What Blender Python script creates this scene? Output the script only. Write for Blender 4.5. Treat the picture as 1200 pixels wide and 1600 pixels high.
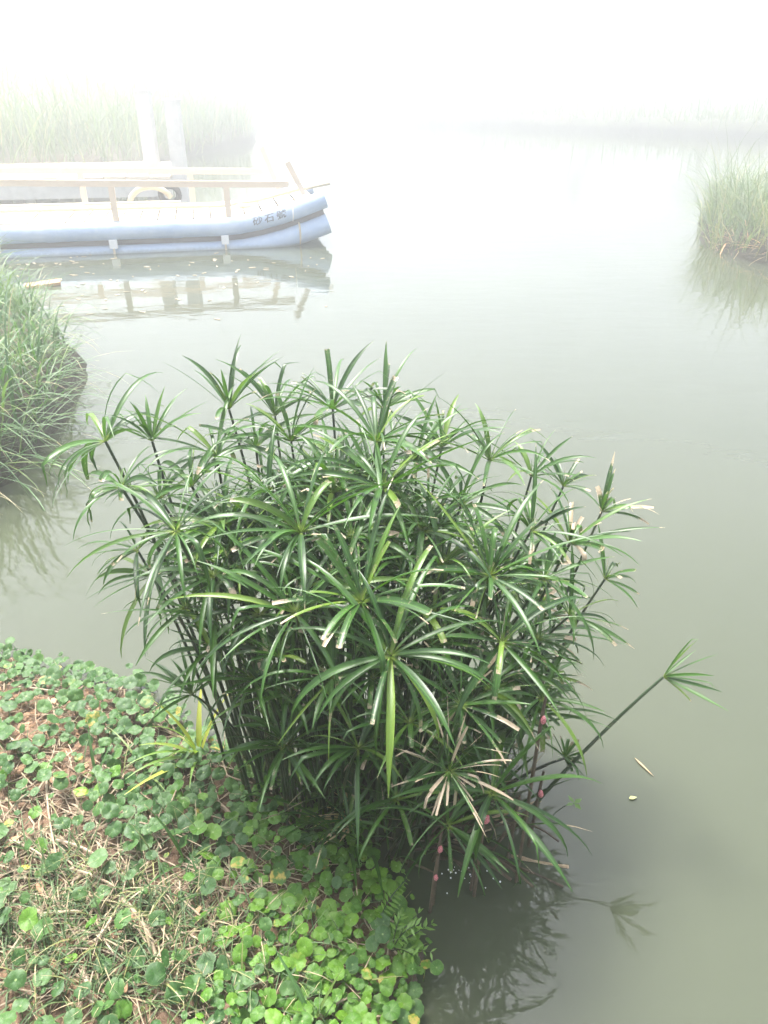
import bpy, math, random
import numpy as np
from mathutils import Vector, Matrix

random.seed(11)
RNG = np.random.default_rng(11)
for o in list(bpy.data.objects):
    bpy.data.objects.remove(o)
scene = bpy.context.scene
COL = scene.collection

# ------------------------------------------------------------------ camera
EYE = 1.75                       # metres above the water
PITCH = math.radians(29.4)
F = 1208.0                       # focal length in photograph pixels (1200 x 1600)
cam_d = bpy.data.cameras.new("camera")
cam = bpy.data.objects.new("camera", cam_d)
COL.objects.link(cam)
cam.location = (0, 0, EYE)
cam.rotation_euler = (math.radians(90) - PITCH, 0, 0)
cam_d.sensor_fit = 'VERTICAL'
cam_d.angle = 2 * math.atan(800 / F)
cam_d.clip_start = 0.02
cam_d.clip_end = 500
scene.camera = cam

# ------------------------------------------------------------------ sky, sun, exposure
SUN_EL = math.radians(66)
SUN_AZ = math.radians(-34)       # from +Y (straight ahead), negative = to the left
w = bpy.data.worlds.new("World")
scene.world = w
w.use_nodes = True
nt = w.node_tree
nt.nodes.clear()
sky = nt.nodes.new("ShaderNodeTexSky")
sky.sky_type = 'NISHITA'
sky.sun_disc = False
sky.sun_elevation = SUN_EL
sky.sun_rotation = SUN_AZ
sky.air_density = 1.0
sky.dust_density = 1.6
sky.ozone_density = 1.0
hs = nt.nodes.new("ShaderNodeHueSaturation")
hs.inputs["Saturation"].default_value = 0.40      # thin white overcast
bg = nt.nodes.new("ShaderNodeBackground")
bg.inputs["Strength"].default_value = 0.115
wo = nt.nodes.new("ShaderNodeOutputWorld")
nt.links.new(sky.outputs[0], hs.inputs["Color"])
nt.links.new(hs.outputs[0], bg.inputs[0])
nt.links.new(bg.outputs[0], wo.inputs[0])

sd = bpy.data.lights.new("sun", 'SUN')
sd.energy = 3.2
sd.angle = math.radians(17)
sd.color = (1.0, 0.96, 0.91)
sun = bpy.data.objects.new("sun", sd)
COL.objects.link(sun)
to_sun = Vector((math.sin(SUN_AZ) * math.cos(SUN_EL), math.cos(SUN_AZ) * math.cos(SUN_EL), math.sin(SUN_EL)))
sun.rotation_euler = to_sun.to_track_quat('Z', 'Y').to_euler()
sun.location = to_sun * 20

vs = scene.view_settings
vs.view_transform = 'Standard'
vs.look = 'None'
vs.gamma = 1
vs.use_curve_mapping = False
vs.exposure = 2.54
HAZE_DENSITY = 0.041
HAZE_ALBEDO = 0.71
HAZE_G = 0.72

scene.render.engine = 'CYCLES'
scene.cycles.max_bounces = 6
scene.cycles.diffuse_bounces = 3
scene.cycles.glossy_bounces = 2
scene.cycles.transmission_bounces = 2
scene.cycles.volume_bounces = 1
scene.cycles.transparent_max_bounces = 12
scene.cycles.use_denoising = True
scene.cycles.use_adaptive_sampling = True
scene.cycles.adaptive_threshold = 0.03

# ------------------------------------------------------------------ helpers
def ray(px, py):
    u = (px - 600) / F
    v = (800 - py) / F
    c, s = math.cos(PITCH), math.sin(PITCH)
    return Vector((u, c + v * s, -s + v * c))

def atz(px, py, z=0.0):
    d = ray(px, py)
    t = (z - EYE) / d.z
    return Vector((d.x * t, d.y * t, z))

def aty(px, py, y):
    d = ray(px, py)
    t = y / d.y
    return Vector((d.x * t, y, EYE + d.z * t))

def to_px(p):
    """world points (N,3) -> photograph pixels, used to choose where plants grow on the bank"""
    p = np.asarray(p, float)
    c, s = math.cos(PITCH), math.sin(PITCH)
    dz = p[:, 2] - EYE
    fwd = p[:, 1] * c - dz * s
    up = p[:, 1] * s + dz * c
    return 600 + F * p[:, 0] / fwd, 800 - F * up / fwd

def tag(o, label=None, cat=None, group=None, kind=None):
    if label: o["label"] = label
    if cat: o["category"] = cat
    if group: o["group"] = group
    if kind: o["kind"] = kind
    return o

def empty(name, loc, label, cat, group=None):
    o = bpy.data.objects.new(name, None)
    o.empty_display_size = 0.1
    COL.objects.link(o)
    o.location = loc
    return tag(o, label, cat, group)

def make_mesh(name, verts, faces, attrs=None, smooth=True):
    me = bpy.data.meshes.new(name)
    verts = np.asarray(verts, dtype=np.float32).reshape(-1, 3)
    if isinstance(faces, np.ndarray):
        nf, k = faces.shape
        me.vertices.add(len(verts)); me.loops.add(nf * k); me.polygons.add(nf)
        me.vertices.foreach_set("co", verts.ravel())
        me.polygons.foreach_set("loop_start", np.arange(0, nf * k, k, dtype=np.int32))
        me.loops.foreach_set("vertex_index", faces.astype(np.int32).ravel())
    else:
        me.from_pydata([tuple(map(float, v)) for v in verts], [], faces)
    me.update(calc_edges=True)
    if smooth and len(me.polygons):
        me.polygons.foreach_set("use_smooth", [True] * len(me.polygons))
    for k, a in (attrs or {}).items():
        a = np.asarray(a, dtype=np.float32)
        if a.ndim == 2:
            at = me.attributes.new(k, 'FLOAT_VECTOR', 'POINT'); at.data.foreach_set("vector", a.ravel())
        else:
            at = me.attributes.new(k, 'FLOAT', 'POINT'); at.data.foreach_set("value", a.ravel())
    return me

def link(name, me, mat, parent=None, loc=None):
    o = bpy.data.objects.new(name, me)
    COL.objects.link(o)
    if mat is not None and not me.materials:
        me.materials.append(mat)
    if parent is not None:
        o.parent = parent
    if loc is not None:
        o.location = loc
    return o

class MB:
    """collects simple solids into one mesh"""
    def __init__(s): s.v = []; s.f = []; s.rnd = []
    def add(s, v, f, rnd=0.0):
        b = len(s.v)
        s.v += [tuple(p) for p in v]
        s.f += [tuple(i + b for i in q) for q in f]
        s.rnd += [rnd] * len(v)
    def box(s, c, x, y, z, rnd=0.0):
        """box from centre and three half-axis vectors"""
        c, x, y, z = map(Vector, (c, x, y, z))
        v = [c + x * i + y * j + z * k for i in (-1, 1) for j in (-1, 1) for k in (-1, 1)]
        f = [(0, 1, 3, 2), (4, 6, 7, 5), (0, 4, 5, 1), (2, 3, 7, 6), (0, 2, 6, 4), (1, 5, 7, 3)]
        s.add(v, f, rnd)
    def tube(s, pts, radii, sides=6, cap=True, rnd=0.0, squash=None):
        pts = [Vector(p) for p in pts]
        n = len(pts)
        if not hasattr(radii, '__len__'): radii = [radii] * n
        v, f = [], []
        prev = None
        for i, p in enumerate(pts):
            t = (pts[min(i + 1, n - 1)] - pts[max(i - 1, 0)]).normalized()
            if prev is None:
                ref = Vector((0, 0, 1)) if abs(t.z) < .9 else Vector((1, 0, 0))
                a = t.cross(ref).normalized()
            else:
                a = (prev - t * prev.dot(t)).normalized()
            prev = a
            b = t.cross(a)
            for k in range(sides):
                q = 2 * math.pi * k / sides
                v.append(p + (a * math.cos(q) + b * math.sin(q)) * radii[i])
        for i in range(n - 1):
            for k in range(sides):
                k2 = (k + 1) % sides
                f.append((i * sides + k, i * sides + k2, (i + 1) * sides + k2, (i + 1) * sides + k))
        if cap:
            f.append(tuple(range(sides - 1, -1, -1)))
            f.append(tuple((n - 1) * sides + k for k in range(sides)))
        s.add(v, f, rnd)
    def build(s, name, mat, parent=None, smooth=True):
        me = make_mesh(name, np.array(s.v), s.f, {"rnd": np.array(s.rnd)}, smooth)
        if smooth:
            try: me.set_sharp_from_angle(angle=math.radians(50))
            except Exception: pass
        return link(name, me, mat, parent)

def bez(p0, p1, p2, n):
    out = []
    for i in range(n + 1):
        t = i / n
        out.append(Vector(p0) * (1 - t) ** 2 + Vector(p1) * 2 * t * (1 - t) + Vector(p2) * t * t)
    return out

def ribbons(p0, d0, L, W, droop, S=8, cut=None, fold=0.22, base_w=0.45, rnd=None, tip=None, kink=None, taper=0.62, roll=None, wob=0.0):
    """many strap leaves at once. returns verts (N,S+1,3,3), one-leaf faces, attribute arrays"""
    p0 = np.asarray(p0, float); d = np.asarray(d0, float).copy()
    N = len(p0)
    d /= np.linalg.norm(d, axis=1)[:, None]
    L = np.broadcast_to(np.asarray(L, float), (N,)); W = np.broadcast_to(np.asarray(W, float), (N,))
    droop = np.broadcast_to(np.asarray(droop, float), (N,))
    cut = np.ones(N) if cut is None else np.asarray(cut, float)
    rnd = RNG.random(N) if rnd is None else rnd
    tip = np.zeros(N) if tip is None else tip
    V = np.zeros((N, S + 1, 3, 3)); al = np.zeros((N, S + 1, 3)); ac = np.zeros((N, S + 1, 3))
    p = p0.copy()
    side = np.cross(d, np.array([0, 0, 1.0]))
    bad = np.linalg.norm(side, axis=1) < 1e-3
    side[bad] = np.array([1.0, 0, 0])
    side /= np.linalg.norm(side, axis=1)[:, None]
    if roll is not None:
        nn = np.cross(side, d)
        side = side * np.cos(roll)[:, None] + nn * np.sin(roll)[:, None]
    for i in range(S + 1):
        t = i / S
        tt = t * cut
        nrm = np.cross(side, d)
        nrm /= np.linalg.norm(nrm, axis=1)[:, None]
        wdt = W * np.minimum(1.0, base_w + (1 - base_w) * np.minimum(1, tt / .3)) * np.clip((1.0 - tt) / (1 - taper), 0.05, 1.0) ** .8
        h = wdt[:, None] * .5
        V[:, i, 0] = p - side * h + nrm * h * fold
        V[:, i, 1] = p - nrm * h * fold
        V[:, i, 2] = p + side * h + nrm * h * fold
        al[:, i, :] = tt[:, None]
        ac[:, i, 0] = -1; ac[:, i, 2] = 1
        # bend towards the ground
        ang = droop / S * (.5 + t)
        if kink is not None:
            ang = ang + np.where(np.abs(kink - t) < .5 / S, 1.0, 0.0)
        g = np.array([0, 0, -1.0])
        perp = g[None] - d * (d @ g)[:, None]
        ln = np.linalg.norm(perp, axis=1)[:, None]
        perp = np.where(ln > 1e-4, perp / np.maximum(ln, 1e-4), 0)
        p = p + d * (L * cut / S)[:, None]
        d = d * np.cos(ang)[:, None] + perp * np.sin(ang)[:, None]
        if wob:
            d = d + side * (RNG.normal(0, wob, N))[:, None]
        d /= np.linalg.norm(d, axis=1)[:, None]
        side = side - d * np.sum(side * d, axis=1)[:, None]
        side /= np.linalg.norm(side, axis=1)[:, None]
    fc = []
    for i in range(S):
        a = i * 3
        fc += [(a, a + 1, a + 4, a + 3), (a + 1, a + 2, a + 5, a + 4)]
    A = {"along": al.reshape(N, -1), "across": ac.reshape(N, -1),
         "rnd": np.repeat(rnd[:, None], (S + 1) * 3, 1), "tip": np.repeat(tip[:, None], (S + 1) * 3, 1)}
    return V.reshape(N, -1, 3), np.array(fc), A

def ribbon_mass(name, R, mat, parent=None):
    V, fc, A = R
    N, k, _ = V.shape
    faces = (fc[None] + (np.arange(N) * k)[:, None, None]).reshape(-1, 4)
    me = make_mesh(name, V.reshape(-1, 3), faces, {q: a.ravel() for q, a in A.items()})
    return link(name, me, mat, parent)

def ribbon_single(name, R, i, mat, parent=None):
    V, fc, A = R
    me = make_mesh(name, V[i], fc, {q: a[i] for q, a in A.items()})
    return link(name, me, mat, parent)

def cat_ribbons(lst):
    V = np.concatenate([r[0] for r in lst])
    A = {q: np.concatenate([r[2][q] for r in lst]) for q in lst[0][2]}
    return V, lst[0][1], A

# ------------------------------------------------------------------ materials
class NT:
    def __init__(s, name):
        s.m = bpy.data.materials.new(name); s.m.use_nodes = True
        s.t = s.m.node_tree; s.t.nodes.clear()
        s.out = s.t.nodes.new("ShaderNodeOutputMaterial")
    def n(s, kind, **kw):
        x = s.t.nodes.new("ShaderNode" + kind)
        for k, v in kw.items(): setattr(x, k, v)
        return x
    def l(s, a, b): s.t.links.new(a, b)
    def attr(s, name): return s.n("Attribute", attribute_name=name)
    def val(s, x, sock):
        if hasattr(x, 'is_output') or hasattr(x, 'links'): s.l(x, sock)
        else: sock.default_value = x
    def math(s, op, a, b=None, c=None, clamp=False):
        x = s.n("Math", operation=op, use_clamp=clamp)
        s.val(a, x.inputs[0])
        if b is not None: s.val(b, x.inputs[1])
        if c is not None: s.val(c, x.inputs[2])
        return x.outputs[0]
    def mix(s, fac, a, b):
        x = s.n("Mix", data_type='RGBA')
        s.val(fac, x.inputs[0])
        s.val(a if hasattr(a, 'links') else (*a, 1), x.inputs[6])
        s.val(b if hasattr(b, 'links') else (*b, 1), x.inputs[7])
        return x.outputs[2]
    def step(s, x, lo, hi):
        m = s.n("MapRange", interpolation_type='SMOOTHSTEP')
        s.val(x, m.inputs[0]); m.inputs[1].default_value = lo; m.inputs[2].default_value = hi
        return m.outputs[0]
    def noise(s, scale, detail=3, rough=.55, vec=None, out=0):
        x = s.n("TexNoise"); x.inputs["Scale"].default_value = scale
        x.inputs["Detail"].default_value = detail; x.inputs["Roughness"].default_value = rough
        if vec is not None: s.l(vec, x.inputs["Vector"])
        return x.outputs[out]
    def pos(s):
        return s.n("NewGeometry").outputs["Position"]
    def principled(s, color, rough=.5, spec=.5, bump=None, bstr=.3, bdist=.01):
        p = s.n("BsdfPrincipled")
        s.val(color if hasattr(color, 'links') else (*color, 1), p.inputs["Base Color"])
        s.val(rough, p.inputs["Roughness"])
        p.inputs["Specular IOR Level"].default_value = spec
        if bump is not None:
            b = s.n("Bump"); b.inputs["Strength"].default_value = bstr; b.inputs["Distance"].default_value = bdist
            s.l(bump, b.inputs["Height"]); s.l(b.outputs[0], p.inputs["Normal"])
        return p
    def finish(s, sh): s.l(sh, s.out.inputs["Surface"]); return s.m

def strap_material(name, dark, light, dry, transl=.3, rough=.4, midrib=.5, base=None, spec=.5):
    q = NT(name)
    al, ac, rn, tp = (q.attr(k).outputs["Fac"] for k in ("along", "across", "rnd", "tip"))
    ps = q.pos()
    nz = q.noise(9, 1, vec=ps)
    f = q.math('ADD', q.math('MULTIPLY', rn, .75), q.math('MULTIPLY', nz, .45))
    c = q.mix(q.math('SUBTRACT', f, .12, clamp=True), dark, light)
    c = q.mix(q.math('MULTIPLY', q.step(rn, .72, .95), .75), c, (light[0] * 2.3, light[1] * 1.35, light[2] * 1.3))
    aa = q.math('ABSOLUTE', ac)
    rib = q.math('MULTIPLY', q.step(aa, .22, .02), midrib)
    c = q.mix(rib, c, tuple(min(1, x * 1.9 + .02) for x in light))
    if base is not None:
        c = q.mix(q.step(al, .1, .0), c, base)
    n2 = q.noise(170, 1, vec=ps)
    e = q.math('SUBTRACT', q.math('ADD', al, q.math('MULTIPLY', q.math('SUBTRACT', n2, .5), .16)), q.math('SUBTRACT', 1.06, tp))
    br = q.step(e, -.03, .035)
    # dry blotches on weathered leaves
    n3 = q.noise(140, 1, vec=ps)
    bl = q.math('MULTIPLY', q.step(n3, .62, .72), q.math('MULTIPLY', tp, 1.2, clamp=True))
    c = q.mix(q.math('MAXIMUM', br, bl), c, q.mix(n2, tuple(x * .55 for x in dry), dry))
    p = q.principled(c, rough, spec)
    t = q.n("BsdfTranslucent")
    q.l(q.mix(.5, c, tuple(min(1, a * b) for a, b in zip(light, (1.7, 1.8, .6)))), t.inputs[0])
    mx = q.n("MixShader"); mx.inputs[0].default_value = transl
    q.l(p.outputs[0], mx.inputs[1]); q.l(t.outputs[0], mx.inputs[2])
    return q.finish(mx.outputs[0])

M = {}
M['sedge'] = strap_material("sedge_leaf", (.007, .030, .005), (.050, .132, .013), (.38, .30, .21), .25, .40, .3, base=(.18, .24, .04), spec=.4)
M['grass'] = strap_material("tall_grass", (.020, .070, .016), (.070, .155, .040), (.40, .33, .18), .3, .5, .3)
M['short_grass'] = strap_material("bank_grass", (.036, .075, .028), (.105, .165, .062), (.45, .36, .22), .25, .55, .2)
M['reed'] = strap_material("reed_leaf", (.060, .105, .045), (.150, .200, .090), (.42, .36, .22), .3, .6, .2)
M['island'] = strap_material("mist_paled_grass", (.075, .120, .060), (.165, .225, .125), (.40, .35, .24), .3, .6, .2)  # mist paleness put into the leaf colours of reeds and right bank
M['dry'] = strap_material("dry_leaf", (.34, .24, .13), (.55, .43, .27), (.5, .4, .28), .2, .7, .1)

def stem_material():
    q = NT("sedge_stalk")
    ps = q.pos()
    z = q.n("SeparateXYZ"); q.l(ps, z.inputs[0])
    rn = q.attr("rnd").outputs["Fac"]
    c = q.mix(rn, (.006, .015, .005), (.018, .038, .010))
    c = q.mix(q.math('MULTIPLY', q.step(q.noise(25, 3, vec=ps), .5, .75), .5), c, (.07, .055, .03))
    sh = q.step(q.math('ADD', z.outputs[2], q.math('MULTIPLY', q.noise(14, 2, vec=ps), .1)), .16, .04)
    c = q.mix(q.math('MULTIPLY', sh, .8), c, (.055, .038, .022))     # brown sheaths at the foot
    return q.finish(q.principled(c, .45, .4, q.noise(220, 2, vec=ps), .2, .002).outputs[0])
M['stem'] = stem_material()

def plain(name, c1, c2, scale, rough=.8, spec=.3, bstr=.4, bdist=.005, detail=5, use_rnd=True, stretch=None):
    q = NT(name)
    ps = q.pos()
    v = ps
    if stretch is not None:
        mp = q.n("Mapping"); mp.inputs["Scale"].default_value = stretch
        tc = q.n("TexCoord"); q.l(tc.outputs["Object"], mp.inputs[0]); v = mp.outputs[0]
    nz = q.noise(scale, detail, .6, vec=v)
    f = q.step(nz, .3, .7)
    if use_rnd:
        rn = q.attr("rnd").outputs["Fac"]
        oi = q.n("ObjectInfo").outputs["Random"]
        f = q.math('ADD', q.math('MULTIPLY', f, .5), q.math('MULTIPLY', q.math('FRACT', q.math('ADD', rn, oi)), .5))
    return q.finish(q.principled(q.mix(f, c1, c2), rough, spec, nz, bstr, bdist).outputs[0])

M['straw'] = plain("straw", (.20, .145, .095), (.44, .36, .26), 40, .8)
M['dead_stalk'] = plain("dead_stalk", (.040, .030, .022), (.105, .078, .050), 60, .8, bstr=.6)
M['twig'] = plain("twig", (.22, .15, .09), (.50, .40, .27), 70, .85)
M['clod'] = plain("soil_clod", (.14, .085, .05), (.28, .18, .115), 50, .95, .1, bstr=.6)
M['fallen'] = plain("fallen_leaf", (.18, .09, .05), (.42, .26, .15), 40, .75)
M['yellow'] = plain("yellow_leaf", (.55, .36, .03), (.70, .50, .06), 40, .6)
M['pale_leaf'] = plain("pale_leaf", (.34, .36, .14), (.46, .46, .22), 40, .6)
M['wood_rail'] = plain("rail_wood", (.60, .46, .33), (.74, .60, .46), 7, .7, stretch=(4, 30, 30))  # wood tones lightened to carry mist paleness over the raft
M['wood_deck'] = plain("deck_wood", (.46, .39, .29), (.66, .57, .45), 6, .8, stretch=(12, 2, 12))
M['blue_pipe'] = plain("blue_pipe", (.25, .36, .58), (.33, .44, .64), 5, .45, .5, .1)
def pipe_material():
    q = NT("weathered_blue_pipe")
    ps = q.pos(); z = q.n("SeparateXYZ"); q.l(ps, z.inputs[0])
    n1 = q.noise(3.5, 5, .6, vec=ps); n2 = q.noise(28, 4, .65, vec=ps)
    c = q.mix(q.step(n1, .3, .7), (.32, .43, .61), (.44, .53, .67))  # blues lightened to carry mist paleness; blotches below are stains
    c = q.mix(q.math('MULTIPLY', q.step(n2, .55, .75), .35), c, (.55, .58, .60))
    gr = q.math('MULTIPLY', q.step(q.math('ADD', z.outputs[2], q.math('MULTIPLY', n2, .05)), .075, .02), .7)
    c = q.mix(gr, c, (.16, .17, .12))          # algae line just above the water
    return q.finish(q.principled(c, q.math('ADD', .4, q.math('MULTIPLY', n2, .3)), .4, n2, .15, .004).outputs[0])
M['blue_pipe'] = pipe_material()
M['gap_shade'] = plain("gap_shade_tube", (.085, .070, .075), (.13, .11, .115), 12, .8)  # dark tone stands for the shade between the pipes
M['concrete'] = plain("concrete", (.42, .41, .39), (.58, .57, .54), 8, .9)
M['white_plastic'] = plain("white_plastic", (.72, .72, .72), (.80, .80, .80), 8, .5)
M['bamboo'] = plain("bamboo", (.42, .34, .22), (.60, .52, .38), 10, .6)
M['rubber'] = plain("rubber", (.012, .012, .013), (.03, .03, .03), 30, .7)
M['ink'] = plain("black_paint", (.045, .047, .055), (.07, .072, .08), 30, .5)
M['plank'] = plain("plank_wood", (.45, .24, .12), (.58, .34, .18), 20, .7)
M['foam'] = plain("foam", (.75, .76, .77), (.85, .86, .87), 60, .4)
M['bark'] = plain("bark", (.10, .085, .065), (.20, .17, .13), 9, .9, bstr=.8, bdist=.03)
M['stonegrey'] = plain("pebble", (.30, .26, .22), (.45, .40, .35), 40, .9)

def egg_material():
    q = NT("snail_eggs")
    tc = q.n("TexCoord")
    v = q.n("TexVoronoi"); v.inputs["Scale"].default_value = 380
    q.l(tc.outputs["Object"], v.inputs["Vector"])
    c = q.mix(q.step(v.outputs["Distance"], .1, .7), (.60, .27, .28), (.40, .11, .12))
    return q.finish(q.principled(c, .5, .4, q.math('SUBTRACT', 1.0, v.outputs["Distance"]), .7, .002).outputs[0])
M['eggs'] = egg_material()

def penny_material(name, dark, light):
    q = NT(name)
    loc = q.attr("leafxy"); rn = q.attr("rnd").outputs["Fac"]; oi = q.n("ObjectInfo").outputs["Random"]
    r = q.math('FRACT', q.math('ADD', rn, oi))
    sep = q.n("SeparateXYZ"); q.l(loc.outputs["Vector"], sep.inputs[0])
    rad = q.n("VectorMath", operation='LENGTH'); q.l(loc.outputs["Vector"], rad.inputs[0]); rad = rad.outputs["Value"]
    ang = q.math('ARCTAN2', sep.outputs[1], sep.outputs[0])
    vein = q.math('COSINE', q.math('MULTIPLY', ang, 11.0))
    vein = q.math('MULTIPLY', q.step(vein, .90, 1.0), q.step(rad, .98, .5))
    ps = q.pos()
    nz = q.noise(70, 3, vec=ps)
    f = q.math('ADD', q.math('MULTIPLY', r, .8), q.math('MULTIPLY', q.math('SUBTRACT', nz, .3), .5), clamp=True)
    c = q.mix(f, dark, light)
    c = q.mix(q.math('MULTIPLY', vein, .35), c, tuple(min(1, x * 1.7 + .02) for x in light))
    c = q.mix(q.math('MULTIPLY', q.step(rad, .17, .03), q.math('MULTIPLY', q.math('FRACT', q.math('MULTIPLY', r, 7.3)), .8)), c, (.28, .38, .14))
    old = q.math('MULTIPLY', q.step(r, .965, .985), q.step(nz, .45, .62))
    c = q.mix(old, c, (.34, .26, .06))
    edge = q.math('MULTIPLY', q.step(rad, .9, 1.0), q.math('MULTIPLY', nz, .35))
    c = q.mix(edge, c, (.30, .30, .10))
    p = q.principled(c, q.math('ADD', .42, q.math('MULTIPLY', nz, .22)), .4, q.math('ADD', nz, vein), .25, .003)
    t = q.n("BsdfTranslucent"); q.l(q.mix(.5, c, tuple(min(1, x * 1.6) for x in light)), t.inputs[0])
    mx = q.n("MixShader"); mx.inputs[0].default_value = .25
    q.l(p.outputs[0], mx.inputs[1]); q.l(t.outputs[0], mx.inputs[2])
    return q.finish(mx.outputs[0])
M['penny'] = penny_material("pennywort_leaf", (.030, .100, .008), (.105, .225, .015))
M['penny_dull'] = penny_material("pennywort_leaf_dull", (.019, .064, .013), (.060, .138, .028))  # darker, duller green for leaves on the left of the bank

def soil_material():
    q = NT("bank_soil")
    ps = q.pos()
    a = q.noise(6, 4, .6, vec=ps); b = q.noise(45, 5, .65, vec=ps)
    c = q.mix(q.step(a, .35, .65), (.062, .040, .027), (.145, .090, .058))
    c = q.mix(q.math('MULTIPLY', q.step(b, .45, .75), .7), c, (.20, .135, .092))
    z = q.n("SeparateXYZ"); q.l(ps, z.inputs[0])
    wet = q.step(z.outputs[2], .045, .0)
    c = q.mix(q.math('MULTIPLY', wet, .8), c, (.050, .038, .028))    # wet mud at the waterline
    return q.finish(q.principled(c, q.math('SUBTRACT', .95, q.math('MULTIPLY', wet, .4)), .3, b, .8, .012).outputs[0])
M['soil'] = soil_material()
def ground_material():
    q = NT("ground_soil")
    ps = q.pos()
    a = q.noise(1.2, 5, .6, vec=ps); b = q.noise(14, 4, .65, vec=ps)
    c = q.mix(q.step(a, .35, .65), (.070, .060, .042), (.090, .110, .050))
    c = q.mix(q.math('MULTIPLY', b, .5), c, (.13, .10, .07))
    z = q.n("SeparateXYZ"); q.l(ps, z.inputs[0])
    c = q.mix(q.math('MULTIPLY', q.step(z.outputs[2], .30, .12), .85), c, (.026, .020, .017))   # wet mud face of the banks
    return q.finish(q.principled(c, .95, .2, b, .8, .05).outputs[0])
M['ground'] = ground_material()

def water_material():
    q = NT("pond_water")
    ps = q.pos()
    a = q.noise(.35, 3, .5, vec=ps)
    c = q.mix(q.step(a, .3, .7), (.046, .053, .033), (.055, .062, .040))     # silt carried in the water
    mp = q.n("Mapping"); mp.inputs["Scale"].default_value = (1.0, 2.2, 1.0); q.l(ps, mp.inputs[0])
    n1 = q.noise(2.6, 2, .5, vec=mp.outputs[0]); n2 = q.noise(11, 2, .5, vec=mp.outputs[0])
    h = q.math('ADD', q.math('MULTIPLY', n1, 1.0), q.math('MULTIPLY', n2, .16))
    p = q.principled(c, .04, .5, h, .12, .02)
    p.inputs["IOR"].default_value = 1.42
    return q.finish(p.outputs[0])
M['water'] = water_material()

# ------------------------------------------------------------------ terrain
def sdf_poly(X, Y, poly):
    """signed distance, positive inside"""
    P = np.array(poly, float); n = len(P)
    d = np.full(X.shape, 1e9); inside = np.zeros(X.shape, bool)
    for i in range(n):
        a = P[i]; b = P[(i + 1) % n]
        e = b - a
        wx = X - a[0]; wy = Y - a[1]
        t = np.clip((wx * e[0] + wy * e[1]) / (e @ e), 0, 1)
        d = np.minimum(d, np.hypot(wx - e[0] * t, wy - e[1] * t))
        c = ((a[1] > Y) != (b[1] > Y)) & (X < (b[0] - a[0]) * (Y - a[1]) / (b[1] - a[1] + 1e-12) + a[0])
        inside ^= c
    return np.where(inside, d, -d)

def vnoise(X, Y, seed, scale):
    """smooth value noise"""
    r = np.random.default_rng(seed); T = r.random((64, 64))
    x = X * scale + 1000; y = Y * scale + 1000
    xi = np.floor(x).astype(int); yi = np.floor(y).astype(int)
    fx = x - xi; fy = y - yi
    fx = fx * fx * (3 - 2 * fx); fy = fy * fy * (3 - 2 * fy)
    g = lambda i, j: T[i % 64, j % 64]
    return (g(xi, yi) * (1 - fx) + g(xi + 1, yi) * fx) * (1 - fy) + (g(xi, yi + 1) * (1 - fx) + g(xi + 1, yi + 1) * fx) * fy - .5

shore_px = [(0, 1030), (110, 1052), (215, 1082), (262, 1130), (330, 1180), (430, 1240), (520, 1325), (585, 1385), (618, 1440), (640, 1500), (628, 1560), (640, 1620)]
near_shore = [(-7, 1.9), (-3, 2.15)] + [tuple(atz(*p).xy) for p in shore_px] + [(.12, .6), (.3, .1), (1.2, -.5), (5, -1.2), (70, -2), (70, -60), (-70, -60), (-70, 1.5)]
LEFT_BANK = [(-1.85, 3.35), (-1.88, 4.2), (-2.15, 5.2), (-3.0, 6.3), (-4.0, 7.4), (-4.8, 7.8), (-9, 7.2), (-70, 7), (-70, 2.7), (-3.2, 2.75), (-2.2, 2.95)]
RIGHT_BANK = [(3.75, 9.25), (4.05, 8.5), (5, 7.9), (9, 7.2), (70, 7), (70, 14), (5.4, 12.6), (4.3, 11.2)]
FAR_BANK = [(-70, 14), (-14, 13.8), (-6.2, 14.3), (-4.9, 16), (-4.8, 21), (-3.9, 25.4), (-5.6, 38), (0, 36.6), (6, 32), (12.2, 27.4), (20, 22), (40, 18), (70, 16), (70, 70), (-70, 70)]

def h_near(X, Y):
    d = sdf_poly(X, Y, near_shore) + .09 * vnoise(X, Y, 3, 8) + .05 * vnoise(X, Y, 4, 22)
    return np.where(d > 0, .012 + .10 * (1 - np.exp(-d / .3)), np.maximum(d * .7, -.8))
def h_bank(X, Y, poly, top, seed):
    d = sdf_poly(X, Y, poly) + .25 * vnoise(X, Y, seed, 2.3)
    return np.where(d > 0, .02 + top * (1 - np.exp(-d / .18)), np.maximum(d * 1.3, -.8))
def h_all(X, Y):
    h = np.maximum(h_near(X, Y), h_bank(X, Y, LEFT_BANK, .34, 5))
    h = np.maximum(h, h_bank(X, Y, RIGHT_BANK, .22, 6))
    return np.maximum(h, h_bank(X, Y, FAR_BANK, .45, 7))

def axis(parts):
    out = []
    for a, b, s in parts: out += list(np.arange(a, b, s))
    return np.array(out + [parts[-1][1]])

def grid_mesh(name, xs, ys, Z):
    X, Y = np.meshgrid(xs, ys)
    V = np.stack([X, Y, Z], -1).reshape(-1, 3)
    nx, ny = len(xs), len(ys)
    i = np.arange(nx - 1); j = np.arange(ny - 1)
    I, J = np.meshgrid(i, j)
    a = (J * nx + I).ravel()
    return make_mesh(name, V, np.stack([a, a + 1, a + nx + 1, a + nx], 1))

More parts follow.
